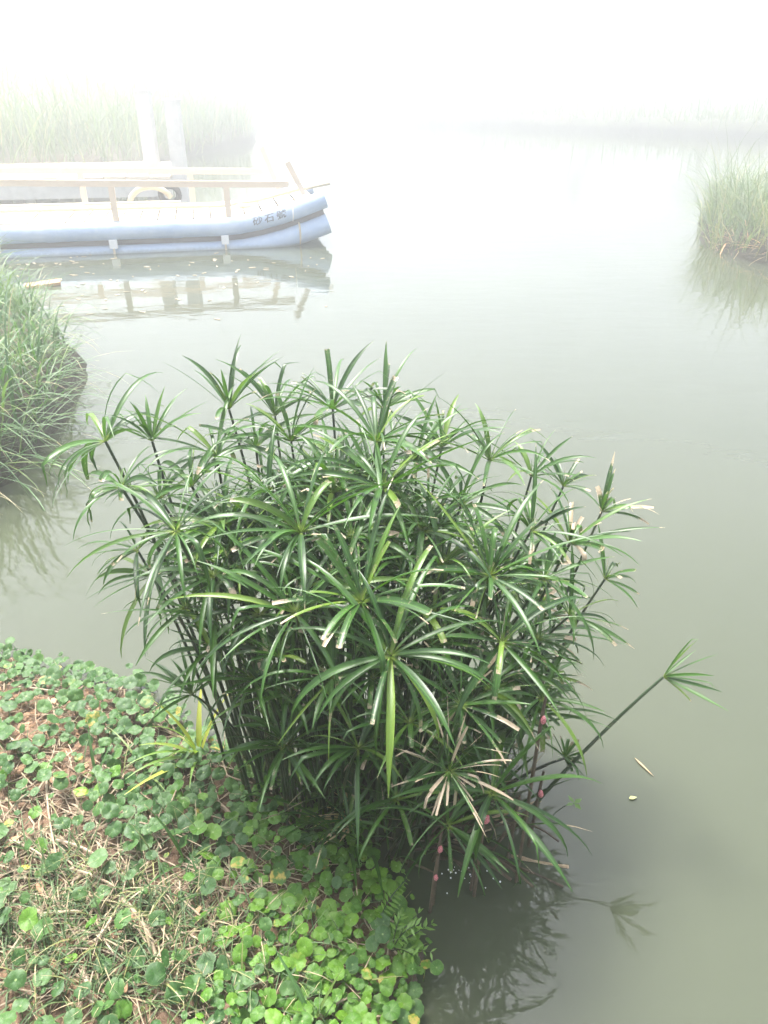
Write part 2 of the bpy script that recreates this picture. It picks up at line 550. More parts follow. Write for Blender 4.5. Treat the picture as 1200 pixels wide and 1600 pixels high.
PX0, PX1, PY0, PY1 = -2.3, .7, .25, 2.5           # finely modelled part of the near bank
xs = axis([(-65, -10, 1.2), (-10, -5.5, .3), (-5.5, 6, .12), (6, 14, .4), (14, 65, 1.5)])
ys = axis([(-30, -2, 1.5), (-2, 10, .12), (10, 42, .3), (42, 65, 1.5)])
X, Y = np.meshgrid(xs, ys)
Z = h_all(X, Y)
rim = np.minimum(np.minimum(X - PX0, PX1 - X), np.minimum(Y - PY0, PY1 - Y))
Z = Z - .10 * np.clip(rim / .15, 0, 1)
Z += .03 * vnoise(X, Y, 8, 3) * (rim < 0)
tag(link("ground", grid_mesh("ground", xs, ys, Z), M['ground']), "muddy earth bed and grassy banks around the pond", kind="structure")

xs = np.arange(PX0, PX1 + .001, .011); ys = np.arange(PY0, PY1 + .001, .011)
X, Y = np.meshgrid(xs, ys)
rim = np.clip(np.minimum(np.minimum(X - PX0, PX1 - X), np.minimum(Y - PY0, PY1 - Y)) / .15, 0, 1)
def lumps(X, Y):
    return .034 * vnoise(X, Y, 21, 7) + .030 * vnoise(X, Y, 22, 22) + .018 * vnoise(X, Y, 23, 47)
Z = h_near(X, Y) + lumps(X, Y) * rim
tag(link("bank_soil", grid_mesh("bank_soil", xs, ys, Z), M['soil']), "reddish brown bare soil of the near bank", kind="structure")
def ground_z(x, y):
    x = np.atleast_1d(np.asarray(x, float)); y = np.atleast_1d(np.asarray(y, float))
    return h_near(x, y) + lumps(x, y)
def on_bank(px, py, dz=0.0):
    """the point of the near bank seen at a photograph pixel"""
    z = .08
    for _ in range(6):
        p = atz(px, py, z); z = float(ground_z(p.x, p.y)[0])
    return Vector((p.x, p.y, z + dz))

me = make_mesh("water", [(-65, -30, 0), (65, -30, 0), (65, 65, 0), (-65, 65, 0)], [(0, 1, 2, 3)])
tag(link("water", me, M['water']), "still murky green grey pond water", kind="structure")

# haze: one closed box of even, pale air
hz = NT("haze_air")
pv = hz.n("VolumePrincipled")
pv.inputs["Color"].default_value = (HAZE_ALBEDO, HAZE_ALBEDO * 1.01, HAZE_ALBEDO * 1.015, 1)
pv.inputs["Density"].default_value = HAZE_DENSITY
pv.inputs["Anisotropy"].default_value = HAZE_G
hz.l(pv.outputs[0], hz.out.inputs["Volume"])
mb = MB(); mb.box((0, 17.5, 2.6), (66, 0, 0), (0, 48.5, 0), (0, 0, 4.6))
tag(mb.build("haze", hz.m, smooth=False), "pale white mist lying over the pond", kind="stuff")

# ------------------------------------------------------------------ far bank, reeds, trees
def grow(poly, n, box, seed, edge=.0, depth=3.0):
    r = np.random.default_rng(seed)
    x = r.uniform(box[0], box[1], n * 6); y = r.uniform(box[2], box[3], n * 6)
    d = sdf_poly(x, y, poly)
    k = (d > edge) & (d < depth)
    x, y = x[k][:n], y[k][:n]
    return np.stack([x, y, h_all(x, y) - .02], 1)

def blade_field(name, roots, Lr, Wr, elev, droop, mat, label, tipmax=.25, S=6, lean=None, leanw=.6):
    N = len(roots)
    az = RNG.uniform(0, 2 * math.pi, N)
    el = np.radians(RNG.uniform(elev[0], elev[1], N))
    d = np.stack([np.cos(az) * np.cos(el), np.sin(az) * np.cos(el), np.sin(el)], 1)
    if lean is not None: d = d + np.array(lean)[None] * leanw
    hp = np.clip(1 + 1.1 * vnoise(roots[:, 0], roots[:, 1], 61, 1.7) + .5 * vnoise(roots[:, 0], roots[:, 1], 62, 5), .45, 1.5)
    R = ribbons(roots, d, RNG.uniform(Lr[0], Lr[1], N) * hp, RNG.uniform(Wr[0], Wr[1], N), np.radians(RNG.uniform(droop[0], droop[1], N)),
                S=S, tip=RNG.random(N) ** 3 * tipmax, base_w=.6, taper=.35, wob=.03)
    o = ribbon_mass(name, R, mat)
    return tag(o, label, kind="stuff")

r1 = grow(FAR_BANK, 3600, (-16, -3.5, 13.8, 27), 31, .05, 3.5)
blade_field("reeds", r1, (1.0, 2.3), (.018, .034), (55, 88), (30, 110), M['island'], "tall mist paled reeds growing behind the wooden pier")
r2 = grow(FAR_BANK, 5200, (-7, 32, 18, 42), 32, .05, 2.5)
blade_field("bank_reeds", r2, (.3, 1.0), (.02, .05), (40, 85), (30, 110), M['reed'], "low fringe of grass along the far shore", S=4)
r3 = grow(RIGHT_BANK, 5200, (3.6, 7.5, 7.2, 12), 33, .0, 2.2)
blade_field("island_grass", r3, (.35, 1.0), (.008, .016), (45, 88), (40, 130), M['island'], "mist paled green grass on the bank at the right edge of the pond", S=5)
e3 = grow(RIGHT_BANK, 400, (3.6, 6, 7.2, 9.6), 34, -.02, .22)
blade_field("island_edge_straw", e3, (.15, .4), (.006, .012), (-20, 50), (20, 90), M['dry'], "straw hanging over the edge of the right bank", S=4)

def tree(pos, H, spread, seed, label):
    r = random.Random(seed)
    t = empty("tree", pos, label, "tree", "trees beyond the far shore")
    mb = MB()
    tops = []
    lean = Vector((r.uniform(-.3, .3), r.uniform(-.3, .3), 0))
    trunk = bez((0, 0, -.1), (lean.x * .2, lean.y * .2, H * .4), (lean.x, lean.y, H * .75), 7)
    mb.tube(trunk, [.11 * H / 5 * (1 - .7 * i / 7) for i in range(8)], 7)
    for k in range(11):
        b = trunk[3 + k % 5]
        a = r.uniform(0, 6.283)
        e = Vector((math.cos(a) * spread * r.uniform(.4, 1), math.sin(a) * spread * r.uniform(.4, 1), H * r.uniform(.08, .3)))
        pts = bez(b, b + Vector((e.x * .5, e.y * .5, e.z * .2)), b + e, 4)
        mb.tube(pts, [.035 * H / 5 * (1 - .2 * i) for i in range(5)], 5)
        tops += pts[2:]
    mb.build("trunk", M['bark'], t)
    tops.append(trunk[-1])
    n = 1500
    c = np.array([tops[r.randrange(len(tops))] for _ in range(n)], float)
    rg = np.random.default_rng(seed)
    c += rg.normal(0, 1, (n, 3)) * np.array([.34, .34, .26]) * H / 5
    d = rg.normal(0, 1, (n, 3)); d[:, 2] *= .5
    R = ribbons(c, d, rg.uniform(.14, .3, n), rg.uniform(.05, .1, n), .5, S=2, base_w=.3, taper=.3)
    ribbon_mass("crown", R, M['grass'], t)
trees = [(-1.5, 40.5, 4.2, 1.5, "slim hazy tree left of the others beyond the far shore"), (4.5, 37.5, 5.0, 1.9, "tall faint tree beyond the middle of the far shore"),
         (8.5, 33.5, 4.4, 1.6, "small faint tree third from the left beyond the far shore"), (12.5, 31.5, 5.2, 2.0, "broad faint tree beyond the far shore toward the right"),
         (17, 29, 4.6, 1.8, "faint tree at the far right beyond the shore")]
for i, (x, y, H, sp, lb) in enumerate(trees):
    x *= 1.35; y += 14
    tree((x, y, float(h_all(np.array([x]), np.array([y]))[0])), H, sp, 100 + i, lb)

# ------------------------------------------------------------------ tall grass on the left bank
g1 = grow(LEFT_BANK, 3800, (-5.5, -1.7, 2.7, 8.3), 41, .03, 2.6)
blade_field("tall_grass", g1, (.25, .62), (.009, .018), (40, 86), (50, 150), M['grass'], "lush tall grass covering the left bank")
g2 = grow(LEFT_BANK, 1300, (-4.2, -1.7, 2.8, 7.8), 42, .0, .25)
blade_field("hanging_grass", g2, (.25, .55), (.006, .012), (0, 55), (40, 110), M['grass'], "grass arching over the edge of the left bank", lean=(.8, -.2, .2), tipmax=.5)

# ------------------------------------------------------------------ raft, pier and posts
BOW = Vector((-.66, 9.66, 0)); AX = Vector((.977, .211, 0)); NV = Vector((-.211, .977, 0)); UP = Vector((0, 0, 1))
def raft_pt(s, n, z): return BOW - AX * s + NV * n + UP * z
def lift(s):                      # bow sweeps up over the last metre
    return .0 if s > 1.25 else .29 * ((1.25 - s) / 1.25) ** 1.7
raft = empty("raft_boat", raft_pt(3, .6, 0), "pale blue pipe raft with wooden deck and rails moored at left", "boat")
raft_inv = Matrix.Translation(-Vector(raft.location))
def rp(mb, name, mat, parent=raft, smooth=True):
    mb.v = [tuple(Vector(p) - Vector(raft.location)) for p in mb.v]
    return mb.build(name, mat, parent, smooth)
S_ALL = [7.0, 5.5, 4, 3, 2.2, 1.6, 1.3, 1.05, .8, .55, .3, .05]
WID = 1.22
pipes = []
for n in (-.0, WID):
    mb = MB(); mb.tube([raft_pt(s - (.02 if s < .1 else 0), n, .232 + lift(s)) for s in S_ALL], .097, 20)
    pipes.append(rp(mb, "pipe", M['blue_pipe']))
for n in (.02, .25, .49, .73, .97, 1.2):
    mb = MB(); mb.tube([raft_pt(s - .03 if s > .1 else 0, n, -.035 + lift(s) * .98) for s in S_ALL], .105 if n > .1 else .112, 18)
    rp(mb, "pipe", M['blue_pipe'])
mb = MB(); mb.tube([raft_pt(s, .085, .105 + lift(s) * .99) for s in S_ALL], .075, 10); rp(mb, "gap_shade_tube", M['gap_shade'])  # dark tube added to block light and stand for gap shade
mb = MB(); mb.tube([raft_pt(s, WID - .085, .105 + lift(s) * .99) for s in S_ALL], .075, 10); rp(mb, "gap_shade_tube", M['gap_shade'])
ss = 6.8; k = 0
while ss > .25:
    z = .335 + max(0, lift(ss) - .02)
    sl = (lift(ss - .1) - lift(ss + .1)) / .2
    ax = (AX + UP * sl).normalized()
    wd = .092
    mb = MB()
    c = raft_pt(ss, WID / 2 + random.uniform(-.015, .015), z + random.uniform(0, .006) - .01)
    mb.box(c, ax * wd, NV * (WID / 2 - .02), (ax.cross(NV)) * .011, random.random())
    rp(mb, "deck_plank", M['wood_deck'], smooth=False)
    ss -= .198; k += 1
def rail(n, posts, z0, z1, slant, hi):
    mb = MB()
    a = raft_pt(6.8, n, z0 + .05); b = raft_pt(slant + .22, n, z1)
    d = (b - a); mb.box((a + b) / 2, d / 2, NV * .018, UP * .034, .3)
    rp(mb, "rail_beam", M['wood_rail'], smooth=False)
    for s in posts:
        mb = MB(); t = (s - slant) / (6.8 - slant)
        top = z1 + (z0 + .05 - z1) * t - .036
        mb.box(raft_pt(s, n, (.33 + top) / 2), AX * .033, NV * .022, UP * ((top - .33) / 2), random.random())
        rp(mb, "rail_post", M['wood_rail'], smooth=False)
    mb = MB()
    p = raft_pt(slant + .04, n + .045, .34 + lift(slant)); q = raft_pt(slant + .22, n + .045, hi)
    dd = (q - p).normalized()
    mb.box((p + q) / 2, (q - p) / 2, NV * .02, dd.cross(NV) * .03, .1)
    rp(mb, "rail_post", M['wood_rail'], smooth=False)
rail(.05, (1.15, 2.40, 3.65, 4.9, 6.2), .80, .665, .22, .90)
rail(WID - .05, (1.55, 2.85, 4.1, 5.4), .80, .70, .42, .98)
for s in (1.22, 2.46, 3.7, 4.95):
    mb = MB(); c = raft_pt(s, -.075, .105)
    mb.box(c, AX * .042, NV * .035, UP * .045)
    rp(mb, "clamp", M['white_plastic'], smooth=False)
    mb = MB(); mb.box(raft_pt(s, -.1, .02), AX * .012, NV * .012, UP * .04)
    rp(mb, "clamp_strap", M['bamboo'], smooth=False)
# lashing at the bow
mb = MB(); mb.tube([raft_pt(.35, .02 + .118 * math.cos(a), -.035 + lift(.35) + .118 * math.sin(a)) for a in np.linspace(0, 6.283, 20)], .012, 5)
rp(mb, "lashing", M['bamboo'])
mb = MB(); mb.tube([raft_pt(.42, .1 * math.cos(a), .232 + lift(.42) + .1 * math.sin(a)) for a in np.linspace(0, 6.283, 20)], .008, 5)
rp(mb, "lashing", M['white_plastic'])
for s_ in (1.75, 3.1, 4.4, 5.8):
    mb = MB(); mb.tube([raft_pt(s_ + .06, 0, .232 + lift(s_)), raft_pt(s_ - .06, 0, .232 + lift(s_))], .1015, 20); rp(mb, "pipe_coupling", M['blue_pipe'])
rope = MB(); c0 = raft_pt(.95, .3, .37 + lift(.95))
rope.tube([c0 + Vector((math.cos(a) * (.05 + .008 * a / 3), math.sin(a) * (.05 + .008 * a / 3), .004 + .004 * a / 3)) for a in np.arange(0, 19, .4)], .011, 6)
tag(rope.build("rope_coil", M['bamboo']), "small coil of pale rope on the raft deck near the bow", "rope")
# hand painted name on the near pipe
cu = bpy.data.curves.new("raft_name", 'FONT'); cu.body = "砂石號"; cu.size = .112; cu.space_character = 1.35; cu.resolution_u = 2
cu.offset = .0015
to = bpy.data.objects.new("tmp_text", cu); COL.objects.link(to)
dg = bpy.context.evaluated_depsgraph_get()
tm = bpy.data.meshes.new_from_object(to.evaluated_get(dg))
bpy.data.objects.remove(to)
import bmesh
bm = bmesh.new(); bm.from_mesh(tm)
bmesh.ops.triangulate(bm, faces=bm.faces)
bmesh.ops.subdivide_edges(bm, edges=[e for e in bm.edges if e.calc_length() > .03], cuts=2)
cx = max(v.co.x for v in bm.verts)
for v in bm.verts:
    s = .50 + (cx - v.co.x) * 1.05
    th = math.radians(18) + (v.co.y - .045) / .097 * .9          # angle above the pipe's outer side
    sl = (lift(s - .05) - lift(s + .05)) / .1
    rr = .0992
    v.co = raft_pt(s, -rr * math.cos(th), .232 + lift(s) + rr * math.sin(th)) - Vector(raft.location)
bm.to_mesh(tm); bm.free()
tm.materials.clear()
nm = link("painted_name", tm, M['ink'], pipes[0]); nm["label"] = "black hand painted characters on the bow pipe"
# bamboo poles lying on the deck
for i, (s0, s1, n0, n1, zz, r, lb) in enumerate([
        (6.5, -.10, .70, .42, .37, .021, "long bamboo pole on the raft, sticking out past the bow"),
        (6.5, .95, .82, .62, .372, .018, "bamboo pole on the raft ending short of the bow"),
        (6.3, 1.7, .98, .86, .372, .024, "thick pale pole lying farthest back on the raft deck")]):
    mb = MB(); pts = [raft_pt(s0 + (s1 - s0) * t, n0 + (n1 - n0) * t, zz + (.03 if t < .5 else .03 + lift(max(.1, s0 + (s1 - s0) * t)) * .9)) for t in np.linspace(0, 1, 16)]
    mb.tube(pts, r, 8); tag(mb.build("bamboo_pole", M['bamboo']), lb, "pole", "poles on the raft")
# bent hose and old tyre behind the raft deck
mb = MB()
c = raft_pt(2.05, 1.02, .36)
mb.tube([c + AX * (.26 * math.cos(a)) + UP * (.21 * math.sin(a)) for a in np.linspace(math.pi, math.pi * .12, 12)], .034, 10)
tag(mb.build("bent_pipe", M['bamboo']), "pale bent pipe arching over the back of the raft deck", "pipe")
ty = MB(); c = raft_pt(1.82, 1.06, .47)
ty.tube([c + AX * (.11 * math.cos(a)) + UP * (.10 * math.sin(a)) + NV * .0 for a in np.linspace(0, 6.283, 18)], .038, 8, cap=False)
tag(ty.build("tyre", M['rubber']), "small black tyre beside the pale bent pipe on the raft", "tyre")

pier = empty("wooden_pier", (-5.2, 12.8, 0), "whitewashed plank pier with grey edge behind the raft", "pier")
PL = Vector(pier.location)
pa = Vector((.985, .17, 0)).normalized(); pn = Vector((-.17, .985, 0)).normalized()
def pp(s, n, z): return Vector((-3.05, 12.0, 0)) - pa * s + pn * n + UP * z - PL
for i in range(19):
    mb = MB(); mb.box(pp(.15 + i * .31, 1.0, .50 + random.uniform(-.006, .006)), pa * .145, pn * 1.12, UP * .02, random.random())
    mb.build("pier_plank", M['wood_deck'], pier, smooth=False)
mb = MB(); mb.box(pp(2.95, -.02, .36), pa * 2.95, pn * .05, UP * .115); mb.build("edge_beam", M['concrete'], pier, smooth=False)
mb = MB(); mb.box(pp(2.95, 1.9, .36), pa * 2.95, pn * .05, UP * .115); mb.build("edge_beam", M['concrete'], pier, smooth=False)
for s in (.3, 2.0, 3.8, 5.5):
    for n in (.12, 1.75):
        mb = MB(); mb.tube([pp(s, n, -.9), pp(s, n, .47)], .07, 10); mb.build("pile", M['concrete'], pier)
for (px, lb, yy, hh) in ((237, "left of two pale concrete posts standing behind the raft", 12.45, 1.55), (266, "right of two pale concrete posts standing behind the raft", 12.05, 1.45)):
    p = aty(px, 250, yy); mb = MB()
    if px == 266: p.x += .12
    mb.box((0, 0, hh / 2 - .4), (.095, 0, 0), (0, .09, 0), (0, 0, hh / 2 + .4))
    mb.box((.0, 0, hh + .015), (.105, 0, 0), (0, .1, 0), (0, 0, .015))
    o = mb.build("concrete_post", M['concrete'], smooth=False); o.location = (p.x, yy, 0)
    tag(o, lb, "post", "concrete posts by the pier")

# ------------------------------------------------------------------ floating plank and flecks
p = atz(67, 446)
mb = MB(); mb.box((0, 0, .012), (.15, .06, .01), (-.03, .075, 0), (0, 0, .014), .4)
o = mb.build("floating_plank", M['plank'], smooth=False); o.location = p
tag(o, "short orange brown plank floating beside the left bank", "plank")
fl = MB()
for k in range(90):
    q = atz(random.uniform(20, 520) if k % 3 else random.gauss(110, 60), random.uniform(385, 500) if k % 2 else random.gauss(415, 12))
    a = random.uniform(0, 3.14); L = random.uniform(.008, .035); W_ = random.uniform(.004, .01)
    fl.box((q.x, q.y, .003), (math.cos(a) * L, math.sin(a) * L, 0), (-math.sin(a) * W_, math.cos(a) * W_, 0), (0, 0, .002))
tag(fl.build("floating_flecks", M['straw'], smooth=False), "scattered straw flecks floating beside the raft", kind="stuff")

def flat_leaf(name, pos, L, W_, az, mat, label, cat="leaf", group=None, elev=8, droop=18, tip=.0):
    R = ribbons([pos], [(math.cos(az), math.sin(az), math.sin(math.radians(elev)))], [L], [W_], [math.radians(droop)], S=7, fold=.3, base_w=.2, taper=.4, tip=np.array([tip]), rnd=np.array([random.random()]))
    V, fc, A = R
    o = ribbon_single(name, (V - np.array(pos)[None, None], fc, A), 0, mat)
    o.location = pos
    so = o.modifiers.new("thickness", 'SOLIDIFY'); so.thickness = .0008
    return tag(o, label, cat, group)
q = atz(983, 1249); flat_leaf("floating_leaf", (q.x, q.y, .004), .022, .012, .2, M['pale_leaf'], "tiny pale yellow leaf floating on open water at right", elev=0, droop=0)
q = atz(992, 1186); flat_leaf("floating_leaf", (q.x, q.y, .004), .075, .006, -1.1, M['dry'], "thin straw leaf floating on open water at right", elev=0, droop=0)
fo = MB()
for k in range(30):
    q = atz(random.gauss(722, 14) if k % 3 else random.uniform(690, 790), random.gauss(1362, 9) if k % 3 else random.uniform(1345, 1420)); r = random.uniform(.0008, .0030)
    fo.tube([(q.x, q.y, -.001), (q.x, q.y, r * .6), (q.x, q.y, r)], [r, r * .8, r * .25], 7)
tag(fo.build("foam", M['foam']), "white foam bubbles in the dark water under the sedge", kind="stuff")

# ------------------------------------------------------------------ umbrella sedge
CX, CY = -.10, 1.50
sedge = empty("umbrella_sedge", (CX, CY, 0), "large clump of umbrella sedge with drooping strap leaves at the water's edge", "sedge")
SO = np.array([CX, CY, 0.0])
# pixel, distance, leaf length m, count, lift deg, droop deg, tilt towards (dx,dy), cut share, dryness
MAIN = [
 (565, 940, 1.22, .175, 19, 30, 55, (.05, -.45), .75, .10),
 (462, 958, 1.25, .180, 17, 26, 95, (-.05, -.35), .25, .08),
 (610, 1025, 1.13, .190, 17, 22, 95, (.0, -.45), .15, .06),
 (765, 900, 1.33, .165, 17, 38, 50, (.1, -.35), .65, .10),
 (598, 762, 1.48, .165, 16, 30, 70, (.0, -.3), .4, .08),
 (470, 832, 1.38, .180, 16, 36, 85, (.0, -.3), .35, .08),
 (275, 830, 1.42, .170, 17, 24, 105, (-.25, -.25), .15, .08),
 (190, 762, 1.58, .130, 13, 26, 130, (-.45, .15), .3, .05),
 (165, 690, 1.75, .190, 13, 28, 130, (-.6, .1), .15, .10),
 (238, 690, 1.78, .110, 14, 52, 50, (-.1, .1), .5, .05),
 (358, 640, 1.98, .150, 12, 60, 60, (.15, .0), .35, .05),
 (338, 712, 1.80, .170, 15, 35, 90, (-.05, -.1), .3, .08),
 (520, 640, 1.95, .190, 15, 42, 80, (.05, .05), .3, .08),
 (588, 690, 1.66, .180, 16, 36, 80, (.0, -.2), .4, .08),
 (765, 720, 1.78, .150, 14, 40, 70, (.15, .0), .5, .10),
 (890, 850, 1.62, .140, 15, 40, 75, (.4, .0), .6, .45),
 (720, 1102, 1.16, .130, 13, 22, 40, (.15, -.55), .95, .22),
 (702, 1205, 1.04, .095, 24, 28, 35, (.0, -.6), .8, .75),
 (768, 1240, 1.13, .190, 13, 30, 110, (.15, -.25), .05, .03),
 (1036, 1058, 1.46, .100, 6, 42, 22, (2.0, -.35), .25, .03),
 (785, 1005, 1.24, .160, 13, 36, 95, (.2, -.3), .3, .12),
]
SECOND = [
 (845, 1092, 1.36, .150, 14, 20, 100, (.25, -.2), .1, .05), (882, 1185, 1.42, .060, 10, 50, 30, (.35, -.1), .9, .1),
 (890, 962, 1.52, .130, 11, 25, 70, (.6, -.1), .4, .2), (945, 905, 1.66, .100, 11, 40, 80, (.5, .1), .3, .1),
 (880, 760, 1.88, .110, 11, 45, 60, (.3, .0), .3, .1), (830, 745, 1.85, .130, 13, 40, 80, (.2, .0), .3, .1),
 (690, 700, 1.82, .150, 14, 42, 75, (.1, .0), .4, .08), (650, 720, 1.74, .170, 14, 45, 70, (.0, -.1), .5, .08),
 (455, 690, 1.84, .150, 13, 50, 70, (.0, .0), .4, .05), (400, 700, 1.86, .160, 14, 38, 90, (-.1, .0), .3, .05),
 (420, 770, 1.62, .170, 14, 34, 90, (-.1, -.2), .3, .06), (520, 770, 1.6, .170, 14, 36, 85, (.0, -.2), .3, .06),
 (300, 760, 1.66, .160, 14, 34, 95, (-.2, -.1), .2, .06), (335, 1015, 1.44, .150, 12, 28, 100, (-.2, -.2), .2, .06), (395, 1060, 1.38, .150, 12, 34, 95, (-.1, -.2), .2, .06), (300, 1085, 1.52, .120, 10, 45, 80, (-.2, -.1), .1, .04), (405, 960, 1.40, .160, 13, 26, 105, (-.1, -.25), .2, .06), (290, 950, 1.46, .150, 13, 22, 105, (-.3, -.1), .2, .05), (240, 900, 1.60, .150, 13, 28, 100, (-.3, -.1), .2, .05), (350, 820, 1.55, .160, 14, 30, 95, (-.2, -.1), .2, .05), (250, 780, 1.70, .150, 13, 34, 95, (-.2, .0), .2, .05), (335, 900, 1.42, .170, 14, 24, 105, (-.15, -.2), .2, .06),
 (380, 880, 1.5, .170, 14, 28, 95, (-.1, -.2), .2, .05),
 (660, 830, 1.46, .160, 14, 34, 85, (.05, -.2), .4, .08), (690, 880, 1.40, .160, 14, 30, 90, (.1, -.2), .4, .08),
 (830, 830, 1.58, .150, 14, 34, 85, (.25, -.1), .4, .12), (850, 905, 1.46, .150, 14, 28, 90, (.3, -.1), .4, .12),
 (720, 790, 1.62, .160, 14, 36, 80, (.1, -.1), .4, .08), (550, 840, 1.44, .165, 14, 32, 85, (.0, -.2), .4, .08),
 (520, 900, 1.36, .165, 14, 30, 90, (.0, -.2), .4, .08), (660, 960, 1.30, .165, 14, 30, 90, (.1, -.2), .4, .08),
  (520, 1060, 1.26, .150, 13, 28, 95, (.0, -.2), .2, .06),
 (455, 1090, 1.34, .150, 12, 40, 85, (.0, -.2), .1, .04), 
 (640, 1130, 1.18, .130, 12, 34, 90, (.1, -.2), .3, .1), (560, 1170, 1.22, .150, 12, 36, 85, (.0, -.2), .1, .04),
 (620, 1250, 1.18, .150, 11, 40, 80, (.0, -.2), .1, .04), (840, 1000, 1.45, .130, 12, 30, 90, (.3, -.1), .4, .15),
 (760, 1080, 1.32, .140, 12, 34, 90, (.2, -.2), .3, .1), (700, 1290, 1.12, .13, 9, 35, 95, (.1, -.3), .1, .06),
 (215, 860, 1.62, .140, 12, 26, 105, (-.4, .0), .2, .05), (430, 650, 2.0, .15, 12, 45, 80, (.0, .1), .3, .05),
 (600, 640, 1.96, .16, 13, 45, 80, (.1, .1), .4, .08), (940, 800, 1.75, .11, 12, 50, 60, (.4, .0), .6, .5),
]
rr = random.Random(5)
fill = []
for k in range(72):
    a = rr.uniform(0, 6.283); r = math.sqrt(rr.random())
    x = CX + .02 + r * math.cos(a) * .52; y = 1.60 + r * math.sin(a) * .36
    z = .90 - .30 * r * r - max(0, x) * .45 - rr.random() ** 1.5 * .5
    if z < .25: z = .25 + rr.random() * .2
    if x < -.25 and z < .66: continue
    fill.append((x, y, z))
for k in range(34):
    a = rr.uniform(0, 6.283); r = math.sqrt(rr.random())
    x = CX + .06 + r * math.cos(a) * .46; y = 1.66 + r * math.sin(a) * .26
    fill.append((x, y, .93 - .16 * r * r - max(0, x - .05) * .55 - rr.random() * .16))
small = []
for k in range(46):
    a = rr.uniform(0, 6.283); r = math.sqrt(rr.random())
    x = CX + .10 + r * math.cos(a) * .50; y = 1.58 + r * math.sin(a) * .34
    small.append((x, y, .86 - .22 * r * r - max(0, x - .05) * .5 - rr.random() ** 1.3 * .45))
single_R, mass_R = [], []
n_single = 0
def umbel(P, Lm, n, lift_deg, droop_deg, tilt, cutp, dry, seed):
    n = n + 4
    g = np.random.default_rng(seed)
    ax = np.array([tilt[0], tilt[1], 1.0]) + g.normal(0, .08, 3) * np.array([1, 1, 0])
    ax /= np.linalg.norm(ax)
    u = np.cross(ax, [0, 1, 0]); u /= np.linalg.norm(u); v = np.cross(ax, u)
    az = np.arange(n) * 2 * math.pi / n * 1.0 + g.normal(0, .22, n) + g.uniform(0, 6.28)
    el = np.radians(lift_deg + g.normal(0, 13, n))
    d = (np.cos(az)[:, None] * u + np.sin(az)[:, None] * v) * np.cos(el)[:, None] + ax * np.sin(el)[:, None]
    Lm = Lm * (1.38 if seed < 1100 else 1.28)
    L = Lm * g.uniform(.72, 1.18, n)
    thin = g.random(n) < .22
    W_ = np.where(thin, g.uniform(.003, .006, n), g.uniform(.0085, .0150, n)) * (Lm / .21) ** .5 * (.55 if dry > .5 else 1)
    cut = np.where(g.random(n) < cutp, g.uniform(.55, .85, n), 1.0)
    tip = np.clip((g.random(n) ** 2 if dry < .5 else .2 + .3 * g.random(n)) * dry * 1.6 + np.where(cut < 1, 1.06 - cut - .012 + .03 * g.random(n), 0), 0, .9)
    kink = np.where(g.random(n) < .14, g.uniform(.35, .85, n), -1.0)
    p0 = np.array(P)[None] + d * .003
    R = ribbons(p0 - SO[None], d, L, W_, np.radians(droop_deg * g.uniform(.3, 1.15, n)), S=9, cut=cut, tip=tip, kink=kink,
                rnd=np.clip(g.normal(.40, .30, n), 0, 1), roll=g.normal(0, .35, n), fold=.24, base_w=.42, taper=.6, wob=.012)
    return R, ax

def stalk(P, ax, seed, rad=.0042, base=None):
    r = random.Random(seed)
    P = Vector(P)
    if base is None:
        bx = CX + (P.x - CX) * .62 + r.gauss(0, .03); by = CY + .03 + (P.y - CY) * .55 + r.gauss(0, .03)
        bx = max(-.62, min(.36, bx)); by = max(1.24, min(1.86, by))
    else: bx, by = base
    b = Vector((bx, by, -.06))
    hgt = P.z
    mid = Vector((b.x + (P.x - b.x) * .35 + r.gauss(0, .02), b.y + (P.y - b.y) * .35 + r.gauss(0, .02), hgt * .6))
    mb = MB()
    pts = [q - Vector(SO) for q in bez(b, mid, P, 9)]
    mb.tube(pts, [rad * (1.25 - .5 * i / 9) for i in range(10)], 6, rnd=r.random())
    return mb.build("stalk", M['stem'], sedge)

jobs = []
for i, m in enumerate(MAIN): jobs.append((aty(m[0], m[1], m[2]), m, True, i))
for i, m in enumerate(SECOND): jobs.append((aty(m[0], m[1], m[2]), m, False, 100 + i))
for i, p in enumerate(fill):
    jobs.append((Vector(p), (0, 0, 0, rr.uniform(.12, .18), rr.randint(11, 15), rr.uniform(25, 50), rr.uniform(60, 105), ((p[0] - CX) * .4, (p[1] - 1.55) * .4 - .05), .3, .07), False, 300 + i))
for i, p in enumerate(small):
    jobs.append((Vector(p), (0, 0, 0, rr.uniform(.075, .125), rr.randint(12, 17), rr.uniform(25, 60), rr.uniform(30, 95), ((p[0] - CX) * .6, (p[1] - 1.55) * .5 - .08), .4, .09 if p[0] < .15 else .3), False, 500 + i))
EXTRA_BASE = {19: (.30, 1.36), 18: (.12, 1.30), 17: (.02, 1.27), 16: (.06, 1.28), 0: (-.06, 1.34), 2: (-.02, 1.31)}
